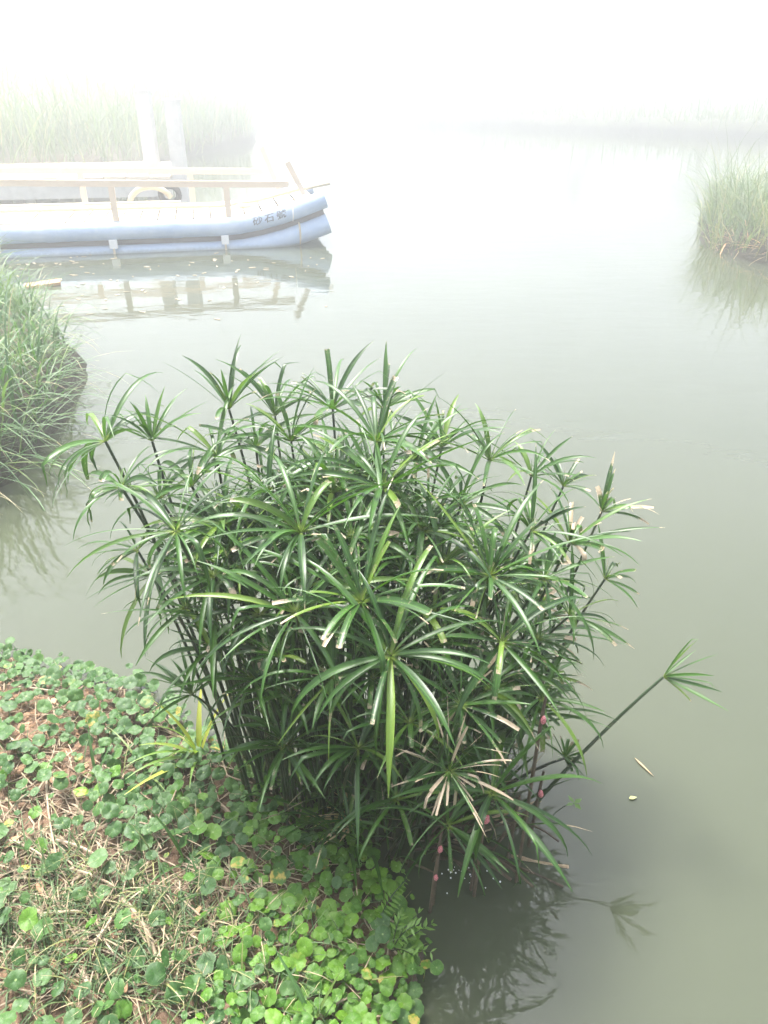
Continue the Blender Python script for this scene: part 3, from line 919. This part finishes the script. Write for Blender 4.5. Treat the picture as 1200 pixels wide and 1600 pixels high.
for P, m, main, sid in jobs:
    R, ax = umbel(P, m[3], m[4], m[5], m[6], m[7], m[8], m[9], 1000 + sid)
    st = stalk(P, ax, 2000 + sid, base=EXTRA_BASE.get(sid) if main else None, rad=.0046 if main else .004)
    if main:
        for k in range(len(R[0])):
            if n_single < 300 and R[2]['along'][k].max() > .4:
                ribbon_single("leaf", R, k, M['sedge'], st); n_single += 1
            else:
                mass_R.append((R[0][k:k + 1], R[1], {q: a[k:k + 1] for q, a in R[2].items()}))
    else:
        mass_R.append(R)
    # thin flower rays in the middle of each head
    g = np.random.default_rng(5000 + sid); nr = 9
    d = np.array([m[7][0], m[7][1], 1.0])[None] + g.normal(0, .55, (nr, 3))
    mass_R.append(ribbons(np.repeat((np.array(P) - SO)[None], nr, 0), d, g.uniform(.02, .07, nr), g.uniform(.0012, .002, nr), .4, S=9, tip=g.random(nr) * .5 * (m[9] > .05), rnd=g.uniform(.6, 1, nr)))
# basal shoots and bare stalks that thicken the foot of the clump
for k in range(90):
    a = rr.uniform(0, 6.283); r = math.sqrt(rr.random())
    b = np.array([CX + .14 + r * math.cos(a) * .32, 1.50 + r * math.sin(a) * .24, .0])
    n = 3
    g = np.random.default_rng(7000 + k)
    d = np.stack([g.normal(0, .35, n), g.normal(-.1, .35, n), np.ones(n)], 1)
    mass_R.append(ribbons(np.repeat((b - SO)[None], n, 0), d, g.uniform(.18, .42, n), g.uniform(.006, .011, n), np.radians(g.uniform(20, 80, n)), S=9, rnd=g.uniform(.0, .5, n), tip=g.random(n) ** 3 * .4))  # low tones darken these leaves to suggest shade inside the clump
fo = ribbon_mass("foliage", cat_ribbons(mass_R), M['sedge'], sedge); fo["kind"] = "stuff"
for k in range(46):
    a = rr.uniform(0, 6.283); r = math.sqrt(rr.random())
    b = (CX + .04 + r * math.cos(a) * .32, 1.52 + r * math.sin(a) * .22)
    P = (b[0] * 1.12 + rr.gauss(0, .04), b[1] + rr.gauss(0, .06), rr.uniform(.35, .75))
    stalk(P, None, 9000 + k, rad=rr.uniform(.003, .005), base=b)
# broken dead stalks splayed over the water at the right foot
for k in range(44):
    b = Vector((rr.uniform(-.05, .33), rr.uniform(1.26, 1.55), rr.uniform(-.03, .05)))
    az = math.radians(rr.uniform(-75, 35)); L = rr.uniform(.08, .24)
    e = b + Vector((math.cos(az) * L, math.sin(az) * L * .8, rr.uniform(-.03, .16)))
    m_ = (b + e) / 2 + Vector((0, 0, rr.uniform(-.01, .05)))
    mb = MB(); mb.tube([q - Vector(SO) for q in bez(b, m_, e, 5)], [rr.uniform(.003, .0065) * (1 - .06 * i) for i in range(6)], 6, rnd=rr.random())
    mb.build("dead_stalk", M['dead_stalk'] if k % 9 else M['twig'], sedge)

# pink snail egg clusters
def eggs(px, py, y, r, label):
    g = random.Random(px)
    p = aty(px, py, y); mb = MB()
    pts = [(0, 0, (i / 7 - .5) * r * 3.6) for i in range(8)]
    mb.tube([(a + g.gauss(0, r * .08), b + g.gauss(0, r * .08), c) for a, b, c in pts], [r * .25, r * .75, r, r * 1.02, r * .95, r * .85, r * .6, r * .2], 10)
    sk = MB(); sk.tube([Vector((p.x - .012, p.y + r + .002, -.05)) - Vector(SO), Vector((p.x - .002, p.y + r + .002, p.z)) - Vector(SO), Vector((p.x + .004, p.y + r + .01, p.z + .06)) - Vector(SO)], [.0045, .0042, .003], 6, rnd=.2)
    sk.build("dead_stalk", M['dead_stalk'], sedge)
    o = mb.build("snail_eggs", M['eggs']); o.location = p; o.rotation_euler = (g.uniform(-.35, -.1), g.uniform(-.3, .3), 0)
    tag(o, label, "snail eggs", "pink snail egg clusters on the sedge")
for px, py, y, r, lb in [(760, 1280, 1.18, .010, "largest pink snail egg cluster, right of centre on the sedge foot"),
                     (688, 1327, 1.16, .008, "pink snail egg cluster on a leaf above the dark water"),
                     (681, 1371, 1.14, .007, "lowest pink snail egg cluster near a leaf tip over dark water"),
                     (808, 1278, 1.26, .010, "reddest snail egg cluster, at the right foot of the sedge"),
                     (748, 1328, 1.20, .005, "tiny pink snail egg cluster between sedge leaves"),
                     (845, 1240, 1.32, .009, "pale pink snail egg cluster farthest right in dead stalks"),
                     (849, 1125, 1.22, .008, "small pink snail egg cluster at a cut leaf tip")]:
    eggs(px, py, y, r * .72, lb)

# ------------------------------------------------------------------ near bank plants
def penny_mesh(seed, r=1.0):
    """peltate round leaf of radius 1 with scalloped rim, dimple and petiole"""
    g = random.Random(seed)
    n = 22
    V = [(0, 0, -.10)]
    ph = g.uniform(0, 6.28); el = g.uniform(.84, 1.0); wave = g.uniform(.03, .13); cup = g.uniform(-.12, .14); bite = g.randrange(22) if g.random() < .3 else -9; notch = g.uniform(.02, .06)
    for ring, (q, z) in enumerate(((.3, -.03), (.72, .03), (1.0, -.02))):
        for k in range(n):
            a = 2 * math.pi * k / n
            rad = q * (1 + (notch * math.cos(11 * a) if ring == 2 else 0) + .05 * math.sin(2 * a + ph) + .03 * math.sin(5 * a + ph))
            if ring == 2 and abs(k - bite) < 2: rad *= .82
            V.append((rad * math.cos(a), rad * math.sin(a) * el, z + wave * q * math.sin(3 * a + ph) + cup * q * q))
    Fc = [(0, 1 + k, 1 + (k + 1) % n) for k in range(n)]
    for ring in range(2):
        b = 1 + ring * n
        Fc += [(b + k, b + n + k, b + n + (k + 1) % n, b + (k + 1) % n) for k in range(n)]
    xy = [(v[0], v[1], 0) for v in V]
    return V, Fc, xy
def add_petiole(V, Fc, xy, length, bend):
    b = len(V)
    for i, t in enumerate((0, .5, 1)):
        c = (bend[0] * t * t, bend[1] * t * t, -.10 - length * t)
        for k in range(4):
            a = math.pi / 2 * k
            V.append((c[0] + .05 * math.cos(a), c[1] + .05 * math.sin(a), c[2])); xy.append((.45, .3, 0))
    for i in range(2):
        for k in range(4):
            k2 = (k + 1) % 4
            Fc.append((b + i * 4 + k, b + i * 4 + k2, b + i * 4 + 4 + k2, b + i * 4 + 4 + k))
variants = []
for s in range(16):
    V, Fc, xy = penny_mesh(s)
    add_petiole(V, Fc, xy, 3.2, (random.uniform(-.8, .8), random.uniform(-.8, .8)))
    out = []
    for mt in ('penny', 'penny_dull'):
        me = make_mesh("pennywort_leaf", V, Fc, {"leafxy": np.array(xy), "rnd": np.zeros(len(V))})
        me.materials.append(M[mt]); out.append(me)
    variants.append(out)

def penny_density(px, py):
    d = np.zeros(len(px))
    lush = (px > 230 + (1600 - py) * .0) & (py > 1180)
    edge = np.clip((px - (430 - (py - 1250) * .35)) / 140 + .4, 0, 1)
    d = np.maximum(d, np.where(py > 1150, edge, 0))
    up = np.clip((px - 60 - np.abs(py - 1110) * .3) / 130, .06, .75) * np.clip((1430 - py) / 150, 0, 1)
    d = np.maximum(d, up)
    rimw = np.clip(1 - np.abs(py - (1035 + px * .22)) / 35, 0, 1)
    d = np.maximum(d, rimw * .9)
    d = np.maximum(d, .13)
    d = np.where((px < 330) & (py > 1400), np.minimum(d, .2), d)
    return d
g = np.random.default_rng(77)
cand_x = g.uniform(-1.75, .16, 17500); cand_y = g.uniform(.35, 2.2, 17500)
sd_ = sdf_poly(cand_x, cand_y, near_shore)
keep = sd_ > -.02 - .05 * g.random(len(sd_)) ** 2
cand_x, cand_y, sd_ = cand_x[keep], cand_y[keep], sd_[keep]
gz = np.maximum(ground_z(cand_x, cand_y), 0)
ppx, ppy = to_px(np.stack([cand_x, cand_y, gz + .03], 1))
dens = penny_density(ppx, ppy)
patch_n = vnoise(cand_x, cand_y, 55, 6)
dens = dens * np.clip(1.0 + patch_n * 1.2, .2, 1.5)
ok = g.random(len(dens)) < dens
cand = np.stack([cand_x, cand_y, gz], 1)[ok]; cpx = ppx[ok]; cpy = ppy[ok]
chosen = []
for k in range(len(cand)):
    p = cand[k]
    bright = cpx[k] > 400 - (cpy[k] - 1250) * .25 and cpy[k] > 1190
    r = g.uniform(.011, .021) if bright else g.uniform(.012, .025)
    if g.random() < .25: r *= .6
    if all((p[0] - c[0]) ** 2 + (p[1] - c[1]) ** 2 > ((.52 if bright else .60) * (r + c[3])) ** 2 for c in chosen):
        chosen.append((p[0], p[1], p[2], r, bright, cpx[k], cpy[k]))
in_view = [c for c in chosen if c[6] < 2600]
in_view.sort(key=lambda c: -c[3] - (1 if -20 < c[5] < 1220 and c[6] < 1620 else 0))
pc = on_bank(470, 1480); penny_a = empty("pennywort", pc, "bright green round leaved pennywort carpet beside the dark water", "pennywort", "pennywort patches on the bank")
pc = on_bank(150, 1190); penny_b = empty("pennywort", pc, "sparser greyish green pennywort among straw on the left of the bank", "pennywort", "pennywort patches on the bank")
cnt = {True: 0, False: 0}
rest = {True: [], False: []}
def leaf_matrix(c, gg):
    x, y, z, r = c[:4]
    h = gg.uniform(.018, .05) + r * .4
    tilt = abs(gg.normal(0, .30)) + .08
    az = gg.uniform(0, 6.28)
    m = Matrix.Rotation(az, 4, 'Z') @ Matrix.Rotation(tilt, 4, 'X') @ Matrix.Rotation(gg.uniform(0, 6.28), 4, 'Z')
    if gg.random() < .75: m = Matrix.Rotation(.22, 4, 'X') @ m      # leaves lean to the open side
    return Matrix.Translation((x, y, max(z, 0) + h)) @ m @ Matrix.Diagonal((r, r, r, 1))
for c in in_view:
    br = c[4]
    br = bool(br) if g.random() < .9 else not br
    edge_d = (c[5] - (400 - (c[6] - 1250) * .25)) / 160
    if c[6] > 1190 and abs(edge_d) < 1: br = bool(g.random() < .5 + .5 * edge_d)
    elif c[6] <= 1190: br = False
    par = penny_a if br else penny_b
    if cnt[br] < 298:
        me = variants[int(g.integers(16))][0 if br else 1]
        o = bpy.data.objects.new("leaf", me); COL.objects.link(o); o.parent = par
        o.matrix_local = Matrix.Translation(-Vector(par.location)) @ leaf_matrix(c, g)
        cnt[br] += 1
    else: rest[br].append(c)
# the small lower storey of leaves
for _ in range(950):
    k = int(g.integers(len(cand)))
    p = cand[k] + np.array([g.normal(0, .015), g.normal(0, .015), 0])
    bright = cpx[k] > 400 - (cpy[k] - 1250) * .25 and cpy[k] > 1190
    rest[bool(bright)].append((p[0], p[1], p[2] - .02, g.uniform(.005, .011), bright, 0, 0))
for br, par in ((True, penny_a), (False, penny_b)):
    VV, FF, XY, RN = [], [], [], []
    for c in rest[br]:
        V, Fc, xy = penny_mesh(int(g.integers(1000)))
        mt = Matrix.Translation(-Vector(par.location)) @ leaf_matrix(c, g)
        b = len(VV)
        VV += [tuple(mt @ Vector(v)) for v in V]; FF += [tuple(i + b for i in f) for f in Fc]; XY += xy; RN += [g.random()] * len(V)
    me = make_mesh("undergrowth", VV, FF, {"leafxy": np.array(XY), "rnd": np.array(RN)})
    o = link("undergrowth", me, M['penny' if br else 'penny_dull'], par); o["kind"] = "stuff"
print("pennywort", cnt, {k: len(v) for k, v in rest.items()})

# short grass on the bank
def bank_points(n, fn, seed, zmin=.02):
    gg = np.random.default_rng(seed); out = []
    while sum(len(o) for o in out) < n:
        x = gg.uniform(-1.8, .15, 6000); y = gg.uniform(.35, 2.2, 6000); z = ground_z(x, y)
        px, py = to_px(np.stack([x, y, z], 1))
        k = (z > zmin) & (gg.random(6000) < fn(px, py))
        out.append(np.stack([x, y, z - .004], 1)[k])
    return np.concatenate(out)[:n]
bell = lambda px, py, cx, cy, sx, sy: np.exp(-((px - cx) / sx) ** 2 - ((py - cy) / sy) ** 2)
gr = bank_points(2700, lambda px, py: np.clip(bell(px, py, 300, 1540, 190, 70) + bell(px, py, 60, 1470, 120, 120) + bell(px, py, 240, 1420, 120, 60) * .7 + .03, 0, 1), 91)
blade_field("bank_grass", gr, (.035, .11), (.0022, .005), (10, 75), (20, 110), M['short_grass'], "short grey green grass matted on the near bank", tipmax=.7, S=5)
# straw litter
st = bank_points(2600, lambda px, py: np.clip(.25 + bell(px, py, 90, 1350, 170, 160) + bell(px, py, 270, 1420, 120, 80), 0, 1), 92)
mb = MB(); gg = random.Random(92)
for p in st:
    a = gg.gauss(-.5, .9); L = gg.uniform(.012, .06) * (1.6 if gg.random() < .12 else 1); r = gg.uniform(.0008, .0022)
    d = Vector((math.cos(a), math.sin(a), gg.gauss(0, .16))) * L
    c = Vector(p) + Vector((0, 0, .008 + gg.random() * .012))
    bow = Vector((gg.gauss(0, .006), gg.gauss(0, .006), gg.uniform(0, .006)))
    mb.tube([c - d, c + bow, c + d], [r, r * 1.1, r * .7], 4, rnd=gg.random())
tag(mb.build("straw_litter", M['straw']), "fine dry straw litter scattered over the near bank", kind="stuff")
# crumbs of red soil
cl = bank_points(3000, lambda px, py: np.clip(bell(px, py, 30, 1130, 110, 70) + bell(px, py, 60, 1500, 70, 45) * 1.2 + .05, 0, 1), 93)
mb = MB()
ico = [(0, 0, 1)] + [(math.cos(a) * .9, math.sin(a) * .9, .35) for a in np.arange(5) * 1.2566] + [(math.cos(a) * .9, math.sin(a) * .9, -.4) for a in np.arange(5) * 1.2566 + .628]
icf = [(0, 1 + k, 1 + (k + 1) % 5) for k in range(5)] + [q for k in range(5) for q in ((1 + k, 6 + k, 1 + (k + 1) % 5), (1 + (k + 1) % 5, 6 + k, 6 + (k + 1) % 5))]
for p in cl:
    s = .0025 + gg.random() ** 3 * .012
    v = [(p[0] + a * s * gg.uniform(.7, 1.25), p[1] + b * s * gg.uniform(.7, 1.25), p[2] + .003 + c * s * gg.uniform(.55, .9)) for a, b, c in ico]
    mb.add(v, icf, gg.random())
tag(mb.build("soil_crumbs", M['clod']), "crumbs of reddish soil on the bare patches of bank", kind="stuff")

# larger dead stems lying on the bank
def lying(px0, py0, px1, py1, r, label, mat='straw', mid=.012):
    a = on_bank(px0, py0, .018); b = on_bank(px1, py1, .018)
    m_ = (a + b) / 2 + Vector((random.gauss(0, .008), random.gauss(0, .008), mid))
    loc = (a + b) / 2
    mb = MB(); mb.tube([q - loc for q in bez(a, m_, b, 6)], [r * (1.1 - .06 * i) * random.uniform(.9, 1.1) for i in range(7)], 6, rnd=random.random())
    o = mb.build("dead_stem", M[mat]); o.location = loc
    tag(o, label, "dead stem", "dead stems lying on the bank")
for a in [(0, 1150, 78, 1208, .004, "pale dead stem crossing the bare soil at the left edge"),
          (55, 1255, 88, 1212, .004, "dead stem forking down from the bare soil at left"),
          (75, 1215, 92, 1350, .003, "thin dead stem running down the left of the bank"),
          (15, 1320, 75, 1350, .0035, "short dead stem beside the leftmost pennywort leaves"),
          (90, 1320, 155, 1345, .004, "brown dead stem under sparse pennywort at left"),
          (110, 1365, 185, 1395, .0035, "dead stem slanting through the middle of the straw"),
          (150, 1480, 192, 1412, .004, "straight pale dead stem leaning up from the grass"),
          (70, 1437, 130, 1432, .005, "thick short dead stem lying level above the soil hollow"),
          (190, 1410, 245, 1500, .006, "thick matted dead stem in the middle of the grass"),
          (130, 1525, 146, 1577, .006, "stubby pale dead stem at the bottom left"),
          (350, 1495, 400, 1545, .003, "thin reddish dead stem under the bright pennywort"),
          (345, 1190, 356, 1220, .003, "pale bent twig at the foot of the sedge"),
          (356, 1220, 395, 1230, .003, "pale twig lying level at the foot of the sedge"),
          (330, 1258, 365, 1285, .007, "broad brown dead stem behind the bright pennywort"),
          (130, 1062, 270, 1075, .004, "long dead stem along the shore at the back of the bank"),
          (30, 1080, 110, 1092, .003, "thin dead stem on red soil near the back shore"),
          (265, 1275, 290, 1220, .0025, "thin dead stem between dull pennywort leaves"),
          (640, 1520, 600, 1470, .003, "dark dead stem at the water edge by the small herb"),
          (500, 1590, 560, 1560, .003, "thin pale dead stem at the bottom near the water")]:
    lying(*a)
# dry bleached tuft
R0 = on_bank(566, 1322, .09)
t = empty("dry_leaf_tuft", R0, "bleached straw coloured tuft of dead leaves by the sedge foot", "dead leaves")
gg = np.random.default_rng(4); n = 14
d = np.stack([gg.uniform(-1.2, -.2, n), gg.uniform(-1.0, .3, n), gg.uniform(.05, .9, n)], 1)
R = ribbons(np.zeros((n, 3)), d, gg.uniform(.09, .17, n), gg.uniform(.005, .009, n), np.radians(gg.uniform(30, 80, n)), S=7, rnd=gg.random(n))
for k in range(n): ribbon_single("leaf", R, k, M['dry'], t)

# young shoot and grass tufts growing through the pennywort
def tuft(name, px, py, n, Lr, Wr, elev, droop, label, cat, lean=(0, 0), mat='sedge', seed=1, zoff=0):
    p = on_bank(px, py, zoff); t = empty(name, p, label, cat)
    gg = np.random.default_rng(seed)
    az = np.arange(n) * 2.4 + gg.normal(0, .3, n); el = np.radians(gg.uniform(elev[0], elev[1], n))
    d = np.stack([np.cos(az) * np.cos(el) + lean[0], np.sin(az) * np.cos(el) + lean[1], np.sin(el)], 1)
    R = ribbons(np.zeros((n, 3)), d, gg.uniform(*Lr, n), gg.uniform(*Wr, n), np.radians(gg.uniform(*droop, n)), S=8, rnd=gg.uniform(.5, 1, n), tip=gg.random(n) ** 3 * .2, taper=.4)
    for k in range(n): ribbon_single("leaf", R, k, M[mat], t)
M['shoot'] = strap_material("young_shoot", (.10, .20, .03), (.20, .32, .06), (.5, .4, .2), .35, .4, .3, base=(.48, .50, .10))
tuft("young_sedge_shoot", 312, 1186, 13, (.16, .28), (.011, .018), (40, 88), (15, 90), "young yellow green sedge shoot at the left foot of the clump", "shoot", (-.2, -.25), 'shoot', 3)
tuft("grass_tuft", 150, 1215, 4, (.08, .16), (.006, .009), (50, 85), (10, 60), "small upright grass tuft among dull pennywort at left", "grass tuft", (.05, 0), 'grass', 5)
tuft("grass_tuft", 290, 1350, 5, (.10, .2), (.006, .010), (35, 80), (20, 70), "broad bladed grass tuft between dull and bright pennywort", "grass tuft", (.2, 0), 'grass', 6)
tuft("grass_tuft", 320, 1400, 4, (.08, .14), (.006, .010), (40, 85), (10, 60), "grass tuft with a brown stained blade left of the bright pennywort", "grass tuft", (-.1, 0), 'grass', 8)
tuft("grass_tuft", 490, 1600, 3, (.12, .18), (.009, .012), (50, 70), (10, 40), "bluish grass blades rising at the bottom edge of the picture", "grass tuft", (-.1, .2), 'grass', 9)
tuft("grass_tuft", 230, 1210, 4, (.14, .22), (.006, .009), (20, 45), (30, 70), "long arching grass blades beside the young sedge shoot", "grass tuft", (.4, 0), 'grass', 12)
tuft("grass_tuft", 410, 1235, 5, (.10, .2), (.005, .008), (60, 86), (10, 60), "slim grass tuft between the stalks at the sedge foot", "grass tuft", (0, 0), 'grass', 13)

# small herb and fern frond leaning over the water
hb = on_bank(612, 1490, .01)
t = empty("creeping_herb", hb, "small leafy herb creeping out over the dark water", "herb")
leafv = [(0, 0, 0), (.45, .16, .03), (1, 0, -.03), (.45, -.16, .03), (.5, 0, 0)]
leaff = [(0, 4, 1), (1, 4, 2), (0, 3, 4), (3, 2, 4)]
lm = make_mesh("herb_leaf", leafv, leaff, {"along": [0, .5, 1, .5, .5], "across": [0, 1, 0, -1, 0], "rnd": [.8] * 5, "tip": [0] * 5})
lm.materials.append(M['short_grass'])
M['herb'] = strap_material("herb_leaf", (.03, .10, .012), (.09, .20, .03), (.5, .4, .2), .25, .45, .3)
lm.materials[0] = M['herb']
gg = random.Random(8)
for i, (ex, ey, ez) in enumerate([(.075, .02, .05), (.085, -.02, .03), (.06, .05, .06), (.045, -.04, .05), (.02, .03, .08), (.05, .0, .09), (.09, .05, .02)]):
    mb = MB(); pts = bez((0, 0, 0), (ex * .4, ey * .4, ez * .9), (ex, ey, ez), 6)
    mb.tube(pts, [.0016 * (1 - .09 * k) for k in range(7)], 5, rnd=.5)
    sm = mb.build("stem", M['stem'], t)
    for k in range(2, 7):
        for sgn in (-1, 1):
            o = bpy.data.objects.new("leaf", lm); COL.objects.link(o); o.parent = sm
            o.location = pts[k]; s = gg.uniform(.014, .026); o.scale = (s, s, s)
            o.rotation_euler = (gg.gauss(0, .3), gg.gauss(-.2, .3), math.atan2(ey, ex) + sgn * gg.uniform(.5, 1.2))
fb = on_bank(592, 1450, .02)
t = empty("fern_frond", fb, "single bright green fern frond above the creeping herb", "fern")
mb = MB(); pts = bez((0, 0, 0), (.02, .02, .07), (.065, .05, .085), 12); mb.tube(pts, .001, 4); mb.build("stem", M['stem'], t)
for k in range(3, 13):
    for sgn in (-1, 1):
        o = bpy.data.objects.new("leaflet", lm); COL.objects.link(o); o.parent = t
        s = .030 * (1 - abs(k - 5) / 10); o.location = pts[k]; o.scale = (s, s * .9, s)
        o.rotation_euler = (.0, .1, math.atan2(.05, .065) + sgn * 1.2)

# fallen leaves
for i, (px, py, L, W_, mat, lb) in enumerate([
        (88, 1108, .035, .016, 'fallen', "reddish curled leaf on bare soil near the back of the bank"),
        (42, 1180, .030, .018, 'fallen', "brown leaf crumb on the red soil at left"),
        (52, 1365, .035, .012, 'yellow', "yellow leaf among sparse pennywort at left"),
        (65, 1385, .045, .018, 'fallen', "greyish curled dead leaf below the yellow leaf"),
        (10, 1335, .050, .020, 'fallen', "brown dead leaf at the left edge of the bank"),
        (205, 1440, .040, .015, 'fallen', "reddish dead leaf pressed into the straw"),
        (200, 1560, .040, .018, 'fallen', "tan dead leaf in the grass at the bottom"),
        (502, 1588, .022, .016, 'yellow', "orange yellow round leaf at the bottom in the pennywort"),
        (560, 1580, .035, .014, 'fallen', "brown leaf at the bottom between pennywort and water"),
        (315, 1425, .030, .012, 'fallen', "dark dead leaf at the edge of the bright pennywort"),
        (480, 1555, .03, .014, 'fallen', "red brown leaf scrap under bright pennywort")]):
    p = on_bank(px, py, .022)
    flat_leaf("fallen_leaf", tuple(p), L, W_, random.uniform(0, 6.28), M[mat], lb, "leaf", "fallen leaves on the bank", elev=15, droop=60)
q = aty(897, 1255, 1.36); t = empty("floating_sprig", (q.x, q.y, q.z), "pale green leaf sprig on the dead stalks over the water", "sprig")
mb = MB(); mb.tube(bez((-.06, -.02, -.03), (-.03, 0, -.005), (0, 0, 0), 5), .0014, 5, rnd=.9); mb.build("stem", M['stem'], t)
for k in range(4):
    o = bpy.data.objects.new("leaf", lm); COL.objects.link(o); o.parent = t; o.scale = (.026, .04, .026); o.rotation_euler = (.2, -.1, k * 1.5 - 1)
